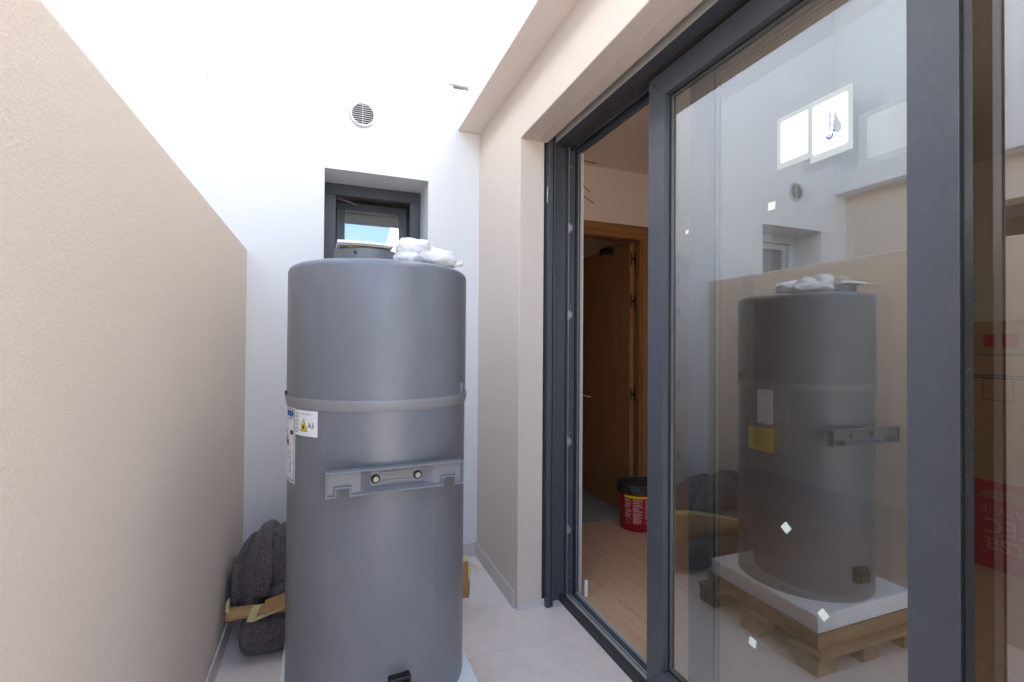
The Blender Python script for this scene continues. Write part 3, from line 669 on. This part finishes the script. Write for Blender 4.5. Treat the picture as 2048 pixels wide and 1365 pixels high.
for i in range(k):
    j = (i+1) % k
    for q in range(3): rim.f.append((q*k+i, q*k+j, (q+1)*k+j, (q+1)*k+i))
obj('rim', rim, 'cast', br, bevel=.0022, seg=3, smooth=35)
def depth(s):
    a = abs(s); return .2835 if a < .070 else (.2835+(a-.070)/.028*.0150 if a < .098 else .2985)
web = MB(); ss = [-W2+.003, -W2+.0305, -W2+.0575, -.098, -.070, .070, .098, W2-.0575, W2-.0305, W2-.003]
for i in range(len(ss)-1):
    a, b = ss[i], ss[i+1]; za = Z0+.021 if (i == 1 or i == len(ss)-3) else Z0+.003
    web.face([bp(a, za, depth(a)), bp(b, za, depth(b)), bp(b, Z1-.003, depth(b)), bp(a, Z1-.003, depth(a))])
obj('web', web, 'cast', br)
# sloping lower shelf between the notches
shf = MB(); shf.face([bp(-W2+.058, Z0+.004, .305), bp(W2-.058, Z0+.004, .305), bp(.072, Z0+.016, .2842), bp(-.072, Z0+.016, .2842)]); shf.face([bp(-W2+.058, Z0+.004, .305), bp(-.072, Z0+.016, .2842), bp(-.098, Z0+.008, .299)]); shf.face([bp(W2-.058, Z0+.004, .305), bp(.098, Z0+.008, .299), bp(.072, Z0+.016, .2842)])
obj('shelf', shf, 'cast', br)
for z in (.922, .8985):
    obj('rib', MB().obox(bp(-.043, z-.0045, .2830), s_*.086, zv*.009, n_*.0032), 'cast', br, bevel=.0025, seg=3)
for s in (-.0575, .0575):
    for rad, a, b, m, nm, sg in ((.0122, .2836, .2868, 'rubber', 'washer', 20), (.0086, .2868, .2925, 'steel', 'bolt', 6)):
        obj(nm, MB().tube([bp(s, .9085, a), bp(s, .9085, b)], rad, sg), m, br, bevel=.0008)
# black connection box low on the body
n_, s_ = radial(D(6.1)); so_ = obj('socket', MB().obox(c0+n_*.268-s_*.0295+zv*.30, s_*.059, n_*.032, zv*.062), 'black', wh, bevel=.003)
obj('socket_cap', MB().obox(c0+n_*.300-s_*.0235+zv*.305, s_*.047, n_*.010, zv*.046), 'black', so_, bevel=.002)
# collar on top with screw
clc = (.115, 1.565)
obj('collar', MB().lathe([(.112, 1.515), (.112, 1.5515), (.108, 1.5525), (.104, 1.5515), (.104, 1.515)], clc, 48, D(-58), D(75)).lathe([(.104, 1.5505), (0, 1.5505)], clc, 48, D(-58), D(75)), 'cast', wh, smooth=40)
p0 = Vector((clc[0]+.112*math.sin(D(-20)), clc[1]-.112*math.cos(D(-20)), 1.538)); q0 = Vector((math.sin(D(-20)), -math.cos(D(-20)), 0))
obj('screw', MB().tube([p0-q0*.002, p0+q0*.003], .0045, 10), 'black', wh)
# stickers
def cylpatch(a0, a1, z0, z1, e, n=10): return plate(MB(), rect2d(D(a0), D(a1), z0, z1, n, 1), lambda a, z: T(a, RB+e, z))
ws = obj('warning_sticker', cylpatch(-63.4, -42.6, 1.0135, 1.0855, .0008), 'paper', wh); ws['label'] = 'white warning sticker with yellow flame triangle and A3'
def cyl_text(mb, body, size, a_deg, z, e=.0018): return plate(mb, text2d(body, size), lambda a, b: T(D(a_deg)+a/RB, RB+e, z+b))
ptx = MB(); cyl_text(ptx, 'R290 Refrigerant', .0062, -56.3, 1.0735); cyl_text(ptx, 'A3', .0215, -50.2, 1.0375)
def poly_on(mb, pts, e): mb.face([T(D(a), RB+e, z) for a, z in pts]); return mb
for zc in (1.0705, 1.050, 1.029):      # three little book outlines
    for q in ((-62.6, -59.6, zc+.006, zc+.007), (-62.6, -59.6, zc-.007, zc-.006), (-62.6, -62.3, zc-.006, zc+.006), (-59.9, -59.6, zc-.006, zc+.006), (-61.2, -61.0, zc-.006, zc+.006)):
        plate(ptx, rect2d(D(q[0]), D(q[1]), q[2], q[3]), lambda a, z: T(a, RB+.0018, z))
poly_on(ptx, [(-57.6, 1.0265), (-50.6, 1.0265), (-54.1, 1.063)], .0014)
obj('print', ptx, 'ink', ws)
tri = MB(); poly_on(tri, [(-57.0, 1.0283), (-51.2, 1.0283), (-54.1, 1.0595)], .0018); obj('print_triangle', tri, 'yellow', ws)
fl = MB(); poly_on(fl, [(-55.3, 1.037), (-54.8, 1.034), (-53.4, 1.034), (-52.9, 1.037), (-53.2, 1.042), (-53.7, 1.040), (-54.2, 1.0485), (-55.0, 1.043)], .0022); poly_on(fl, [(-55.8, 1.0305), (-52.4, 1.0305), (-52.4, 1.0318), (-55.8, 1.0318)], .0022); obj('print_flame', fl, 'ink', ws)
es = obj('energy_sticker', cylpatch(-94, -63.5, .8695, 1.0875, .0006, 16), 'paper', wh); es['label'] = 'tall energy label with blue frame and coloured arrows'
def deg_rects(name, rs, mat, e=.0014):
    mb = MB()
    for q in rs: plate(mb, rect2d(D(q[0]), D(q[1]), q[2], q[3], 4, 1), lambda a, z: T(a, RB+e, z))
    return obj(name, mb, mat, es)
deg_rects('print_frame', [(-92.5, -64.5, 1.0815, 1.0835), (-65.1, -64.5, .8745, 1.0815), (-92.5, -64.5, .8745, .8763), (-78, -66, .8805, .8815)], 'navy')
deg_rects('print_flag', [(-80, -73.4, 1.061, 1.078), (-72.8, -69.6, 1.061, 1.078), (-69.2, -66.2, 1.061, 1.078)], 'blue')
deg_rects('print_arrow', [(-84, -79, 1.010, 1.017)], 'green'); deg_rects('print_arrow', [(-84, -77.5, 1.001, 1.008)], 'yellow'); deg_rects('print_arrow', [(-84, -76, .992, .999)], 'orange'); deg_rects('print_arrow', [(-84, -74.5, .974, .990), ], 'red')
for q_ in [(-71.5, -66.2, 1.009, 1.021), (-88, -66, 1.0515, 1.0523), (-88, -66, .9600, .9608), (-74, -68, 1.055, 1.057), (-72.5, -70.5, .950, .953), (-73, -70.8, .942, .9445), (-77, -74.5, .948, .951), (-72.8, -71, .934, .9365), (-77, -75, .938, .941), (-71, -67, .9275, .9285), (-68, -66, .8770, .879)]: deg_rects('print', [q_], 'ink')
deg_rects('print', [(-71.5, -69.5, .921, .925), (-72.8, -71.0, .912, .918), (-73.4, -72.2, .905, .910), (-71.6, -69.8, .899, .906), (-73.6, -72.4, .895, .8985)], 'blue')
ys = obj('caution_sticker', plate(MB(), rect2d(D(75), D(104), .807, .912, 12, 1), lambda a, z: T(a, RB+.0008, z)), 'ybag', wh); ys['label'] = 'yellow caution sticker, mirrored in the glass'
pw_ = MB()
for i in range(6): plate(pw_, rect2d(D(79), D(rnd.uniform(88, 98)), .893-.012*i, .8955-.012*i, 4, 1), lambda a, z: T(a, RB+.0014, z))
obj('print', pw_, 'ink', ys)
rs_ = obj('rating_sticker', plate(MB(), rect2d(D(76), D(92), .932, 1.084, 8, 1), lambda a, z: T(a, RB+.0008, z)), 'paper', wh)
pw_ = MB()
for i in range(16): plate(pw_, rect2d(D(78), D(rnd.uniform(83, 90)), 1.073-.009*i, 1.0755-.009*i, 3, 1), lambda a, z: T(a, RB+.0014, z))
obj('print', pw_, 'grey', rs_)

# ------------------------------------------------------------------ crate base and foam under the heater
ft = obj('foam_tray', MB().box(-.125, .462, 1.352, 1.92, .141, .213), 'foam', bevel=.008, seg=3, label='white polystyrene tray under the grey water heater', cat='foam tray')
pl = empty('pallet', (.17, 1.64, 0), 'pine pallet carrying the foam tray and the water heater', 'pallet')
for y in (1.31, 1.565, 1.82): obj('board', MB().box(-.115, .505, y, y+.14, .066, .084), 'pine', pl, bevel=.002)
for x in (-.115, .145, .405):
    for y in (1.32, 1.595, 1.85): obj('block', MB().box(x, x+.10, y, y+.10, .0, .0655), 'pine', pl, bevel=.002)
for y in (1.345, 1.60, 1.85): obj('batten', MB().box(-.115, .47, y, y+.08, .0845, .1405), 'pine', pl, bevel=.002)
for x in (-.115, .43): obj('batten', MB().box(x, x+.04, 1.4255, 1.5995, .0845, .1403).box(x, x+.04, 1.6805, 1.8495, .0845, .1403), 'pine', pl, bevel=.002)

# ------------------------------------------------------------------ soft things: blankets, wrapped cardboard, bag, booklets
def soft(name, caps, mat, vox, smooth_it, amp, fr, label, cat, extra=None, floor=0.0, loc=None):
    mb = MB()
    for (p, q, ra, rb) in caps:
        p, q = Vector(p), Vector(q); n = 8; pts = []; rs = []
        d = (q-p); L = d.length; dn = d.normalized() if L > 1e-6 else Vector((1, 0, 0))
        for i in range(7): a = PI/2*(1-i/6); pts.append(p-dn*ra*math.sin(a)); rs.append(max(1e-3, ra*math.cos(a)))
        for i in range(1, n): f = i/n; pts.append(p.lerp(q, f)); rs.append(ra+(rb-ra)*f)
        for i in range(7): a = PI/2*i/6; pts.append(q+dn*rb*math.sin(a)); rs.append(max(1e-3, rb*math.cos(a)))
        mb.tube(pts, rs, 20)
    tmp = obj(name, mb, mat, origin=(0, 0, 0))
    m = tmp.modifiers.new('r', 'REMESH'); m.mode = 'VOXEL'; m.voxel_size = vox
    if smooth_it: s = tmp.modifiers.new('s', 'SMOOTH'); s.iterations = smooth_it; s.factor = .5
    me = bpy.data.meshes.new_from_object(tmp.evaluated_get(bpy.context.evaluated_depsgraph_get()))
    bpy.data.objects.remove(tmp)
    nrm = [v.normal.copy() for v in me.vertices]
    for v, nn in zip(me.vertices, nrm):
        c = v.co; d = amp*(noise.noise(c*fr)+.5*noise.noise(c*fr*2.3+Vector((3, 1, 7))))
        if extra: d += extra(c, nn)
        v.co = c+nn*d
        if v.co.z < floor+.001: v.co.z = floor+.001
        if v.co.x < XL+.013: v.co.x = XL+.013
        if v.co.y > YB-.013: v.co.y = YB-.013
    for p in me.polygons: p.use_smooth = True
    o = bpy.data.objects.new(name, me); COL.objects.link(o)
    b = Vector(loc); me.transform(Matrix.Translation(-b)); o.location = b; WL[o.name] = b
    return tag(o, label, cat)
def bump_(t, c, w): return math.exp(-((t-c)/w)**2)
def ridge(t): return abs(math.sin(t))**.55                  # rounded crest, sharp valley: thick cloth
def drape(name, xr, prof, disp, nx, ns, label, loc, close):
    """thick cloth over a mound: prof(f)->(y,z,ny,nz) across, x along; disp(x,f) outward"""
    mb = MB(); n = ns+1
    for i in range(nx+1):
        t = i/nx; x = xr[0]+(xr[1]-xr[0])*t; sc_ = close(t)
        for k in range(n):
            f = k/ns; y, z, ny, nz = prof(f, sc_, x); d = disp(x, f)*min(1, sc_*1.3)
            p = Vector((x+.010*noise.noise(Vector((x*9, f*5, 3))), y+ny*d, z+nz*d)); p += Vector((0, ny, nz))*.0016*noise.noise(p*130)
            mb.v.append((max(p.x, XL+.0125), min(p.y, YB-.013), max(p.z, .002)))
    for i in range(nx):
        for k in range(ns): mb.f.append((i*n+k, (i+1)*n+k, (i+1)*n+k+1, i*n+k+1))
    mb.f.append(tuple(range(n))); mb.f.append(tuple(nx*n+k for k in range(n-1, -1, -1)))
    return obj(name, mb, 'felt', smooth=True, label=label, cat='blanket', origin=loc)
def mound(f, sc_, x):
    a = PI*(1.12*f-.06); c, s_ = math.cos(a), math.sin(a); hgt = .252-.02*math.sin(x*9)
    return 2.475-.165*c*(.35+.65*sc_), .150+hgt*(abs(s_)**.75)*sc_ if s_ > 0 else .150+.06*s_, -c, s_
def up_disp(x, f):
    w_ = x+.035*math.sin(f*4.2+1)+.012*noise.noise(Vector((x*7, f*3, 1)))
    left = 1/(1+math.exp((x+.175)/.012))                     # vertical folds on the left, slanting rolls on the right
    d1 = .026*ridge((w_+.375)*30+.6*math.sin(f*5))+.026*bump_(w_, -.245, .036)-.030*bump_(w_, -.196, .009)-.028*bump_(w_, -.298, .007)-.018*bump_(w_, -.338, .006)
    g = f*9.5+(x+.17)*11+.5*noise.noise(Vector((x*5, f*3, 8)))
    d2 = .046*ridge(g)+.012*noise.noise(Vector((x*9, f*6, 5)))
    return d1*left+d2*(1-left)+.006*noise.noise(Vector((x*16, f*10, 2)))-.010
drape('blanket', (-.372, .55), mound, up_disp, 210, 84, 'crumpled dark speckled felt blanket heaped in the corner on the cardboard', (-.1, 2.48, .12), lambda t: max(.05, min(1, (1-abs(2*t-1)**12))**.42))
def band(name, pts, ws, ts, parent):
    mb = MB(); P = []; W = []; TT = []
    for i in range(len(pts)-1):
        for k in range(6):
            f = k/6; g = f*f*(3-2*f); P.append(Vector(pts[i]).lerp(Vector(pts[i+1]), f)); W.append(ws[i]+(ws[i+1]-ws[i])*g); TT.append(ts[i]+(ts[i+1]-ts[i])*g)
    P.append(Vector(pts[-1])); W.append(ws[-1]); TT.append(ts[-1]); n = 20
    for i, p in enumerate(P):
        d = (P[min(i+1, len(P)-1)]-P[max(i-1, 0)]).normalized(); nn = Vector((0, -.75, .66)); nn = (nn-d*nn.dot(d)).normalized(); sd_ = d.cross(nn)
        for k in range(n):
            a = 2*PI*k/n; q = p+sd_*W[i]*math.copysign(abs(math.cos(a))**.8, math.cos(a))+nn*TT[i]*math.sin(a)
            mb.v.append(tuple(q+nn*.004*noise.noise(q*38)+sd_*.005*noise.noise(q*22+Vector((4, 4, 4)))))
    for i in range(len(P)-1):
        for k in range(n): mb.f.append((i*n+k, i*n+(k+1) % n, (i+1)*n+(k+1) % n, (i+1)*n+k))
    mb.f.append(tuple(range(n))); mb.f.append(tuple((len(P)-1)*n+k for k in range(n-1, -1, -1)))
    return obj(name, mb, 'felt', parent, smooth=True)
ub = bpy.data.objects['blanket']
band('fold', [(-.262, 2.46, .402), (-.258, 2.408, .405), (-.242, 2.345, .350), (-.240, 2.298, .285), (-.252, 2.285, .215)], [.020, .034, .040, .042, .036], [.020, .026, .024, .024, .022], ub)
band('fold', [(-.205, 2.47, .407), (-.15, 2.40, .402), (-.10, 2.355, .368), (-.02, 2.32, .31), (.08, 2.30, .26)], [.018, .028, .030, .032, .03], [.018, .024, .026, .026, .02], ub)
band('fold', [(-.215, 2.31, .205), (-.15, 2.285, .225), (-.08, 2.28, .245), (.05, 2.285, .235)], [.022, .034, .036, .03], [.018, .026, .028, .02], ub)
band('fold', [(-.352, 2.42, .335), (-.345, 2.375, .29), (-.34, 2.345, .225), (-.338, 2.335, .185)], [.014, .022, .024, .02], [.014, .018, .018, .016], ub)
def roll(f, sc_, x):
    a = 2*PI*f; r = .074*(.45+.55*sc_); c, s_ = math.cos(a), math.sin(a)
    return 2.268-r*1.2*c, .074+r*s_, -c, s_
def low_disp(x, f):
    return .020*ridge(f*PI*2.0+.9+x*1.2)+.018*ridge((x+.36+.03*math.sin(f*6))*17)*(.4+.6*bump_(f, .2, .2))+.006*noise.noise(Vector((x*13, f*9, 4)))-.010
drape('blanket', (-.312, .42), roll, low_disp, 170, 72, 'rolled dark speckled felt blanket lying on the floor under the cardboard', (0, 2.3, 0), lambda t: max(.05, min(1, (1-abs(2*t-1)**9))**.45))
# wrapped cardboard strip between the blankets
cbx = empty('cardboard_wrap', (.1, 2.25, .15), 'brown cardboard strip with pale yellow tape squeezed between the felt blankets', 'cardboard')
def strip(t):
    x = -.362+t*1.005
    zt = [.197, .196, .222, .252, .285, .315, .322, .290, .262][min(8, int(t*8))]; zt2 = [.197, .196, .222, .252, .285, .315, .322, .290, .262][min(8, int(t*8)+1)]
    zb = [.158, .166, .178, .165, .14, .125, .115, .095, .082][min(8, int(t*8))]; zb2 = [.158, .166, .178, .165, .14, .125, .115, .095, .082][min(8, int(t*8)+1)]
    f = t*8-int(t*8); z1 = zt+(zt2-zt)*f; z0 = zb+(zb2-zb)*f
    y = 2.225-.02*math.sin(t*7)+.008*math.sin(t*19); return x, y, z0, z1
cm = MB(); N = 48
rows = []
for i in range(N+1):
    x, y, z0, z1 = strip(i/N); row = []
    for j in range(7):
        g = j/6; row.append((x, y-.022*math.sin(g*PI)+.03*g*g+.0035*noise.noise(Vector((x*22, g*6, 2))), z0+(z1-z0)*g+.003*noise.noise(Vector((x*30, g*4, 9)))))
    rows.append(row)
for i in range(N):
    for j in range(6): cm.face([rows[i][j], rows[i+1][j], rows[i+1][j+1], rows[i][j+1]])
co = obj('sheet', cm, 'kraft', cbx, smooth=25); md = co.modifiers.new('t', 'SOLIDIFY'); md.thickness = .004; md.offset = 0
tp = MB()
for i in range(N):
    if 6 <= i <= 10 or i >= 13: tp.face([tuple(Vector(rows[i][6])+Vector((0, -.004, .002))), tuple(Vector(rows[i+1][6])+Vector((0, -.004, .002))), tuple(Vector(rows[i+1][5]).lerp(Vector(rows[i+1][6]), .45)+Vector((0, -.004, 0))), tuple(Vector(rows[i][5]).lerp(Vector(rows[i][6]), .45)+Vector((0, -.004, 0)))])
t_ = obj('tape', tp, 'yellowtape', cbx); md = t_.modifiers.new('t', 'SOLIDIFY'); md.thickness = .0012
def quad(name, pts, mat, th=.002):
    o = obj(name, MB().face(pts), mat, cbx); md = o.modifiers.new('t', 'SOLIDIFY'); md.thickness = th; return o
quad('tape', [(-.366, 2.235, .192), (-.350, 2.222, .192), (-.352, 2.24, .245), (-.364, 2.25, .225)], 'yellowtape')
quad('tape', [(-.285, 2.190, .162), (-.258, 2.184, .160), (-.232, 2.186, .224), (-.262, 2.190, .222)], 'yellowtape')
quad('tape', [(-.262, 2.186, .158), (-.10, 2.172, .212), (-.10, 2.172, .226), (-.255, 2.184, .176)], 'yellowtape')
quad('flap', [(-.222, 2.178, .182), (-.08, 2.165, .226), (-.08, 2.185, .272), (-.218, 2.195, .234)], 'kraft', .003)
quad('tape', [(.628, 2.178, .255), (.646, 2.172, .262), (.640, 2.178, .20), (.630, 2.180, .17)], 'yellowtape')
quad('tape', [(.640, 2.172, .254), (.643, 2.172, .260), (.672, 2.165, .232), (.669, 2.165, .226)], 'yellowtape')

# plastic bag and booklets on the heater
def crumple(c, n):
    q = Vector((c.x*16, c.y*16, c.z*46)); return .0055*(1-2.4*abs(noise.noise(q)))+.002*(1-2*abs(noise.noise(c*70+Vector((5, 2, 1)))))
def bagshape():
    return [((.235, 1.50, 1.553), (.36, 1.50, 1.545), .030, .022), ((.225, 1.49, 1.566), (.275, 1.49, 1.570), .026, .024), ((.30, 1.52, 1.560), (.385, 1.51, 1.537), .026, .012), ((.195, 1.49, 1.536), (.24, 1.48, 1.538), .012, .02), ((.38, 1.505, 1.535), (.40, 1.50, 1.532), .010, .005), ((.26, 1.60, 1.548), (.36, 1.60, 1.543), .03, .025)]
soft('plastic_bag', bagshape(), 'bag', .0038, 2, .004, 14, 'crumpled white plastic bag lying on top of the water heater', 'bag', crumple, floor=1.5185, loc=(.3, 1.53, 1.52))
fb = MB(); fp = [(.372, 1.50, 1.541), (.392, 1.492, 1.546), (.412, 1.495, 1.538), (.404, 1.50, 1.526), (.384, 1.505, 1.5225)]
for i in range(4): fb.face([(.378, 1.50, 1.530), fp[i], fp[i+1]])
fo = obj('loose_film', fb, 'bag', bpy.data.objects['plastic_bag']); md = fo.modifiers.new('t', 'SOLIDIFY'); md.thickness = .0006
bkz = 1.5535
def booklet(mat, x0, x1, y0, y1, z, th, lab, twist):
    ca, sa = math.cos(twist), math.sin(twist); cx, cy_ = (x0+x1)/2, (y0+y1)/2; mb = MB(); nx = 10; vs_ = []
    for i in range(nx+1):
        f = i/nx; x = x0+(x1-x0)*f-cx; zz = z+.004*math.sin(f*PI*1.1)*.5
        for (y, dz) in ((y0-cy_, 0), (y1-cy_, 0), (y1-cy_, th), (y0-cy_, th)): vs_.append((cx+x*ca-y*sa, cy_+x*sa+y*ca, zz+dz))
    mb.v = vs_
    for i in range(nx):
        for j in range(4): mb.f.append((i*4+j, i*4+(j+1) % 4, i*4+4+(j+1) % 4, i*4+4+j))
    mb.f.append((0, 1, 2, 3)); mb.f.append(tuple(nx*4+j for j in (3, 2, 1, 0)))
    return obj('booklet', mb, mat, label=lab, cat='booklet', group='manuals lying on the water heater')
booklet('ybag', .05, .165, 1.47, 1.66, bkz, .0018, 'thin yellow edged leaflet lowest under the white papers on the heater', .06)
booklet('grey', .035, .176, 1.452, 1.65, bkz+.0022, .004, 'grey covered manual in the middle of the papers on the heater', -.02)
booklet('paper', .026, .182, 1.445, 1.65, bkz+.0068, .0075, 'thick white manual on top of the papers on the heater', .015)
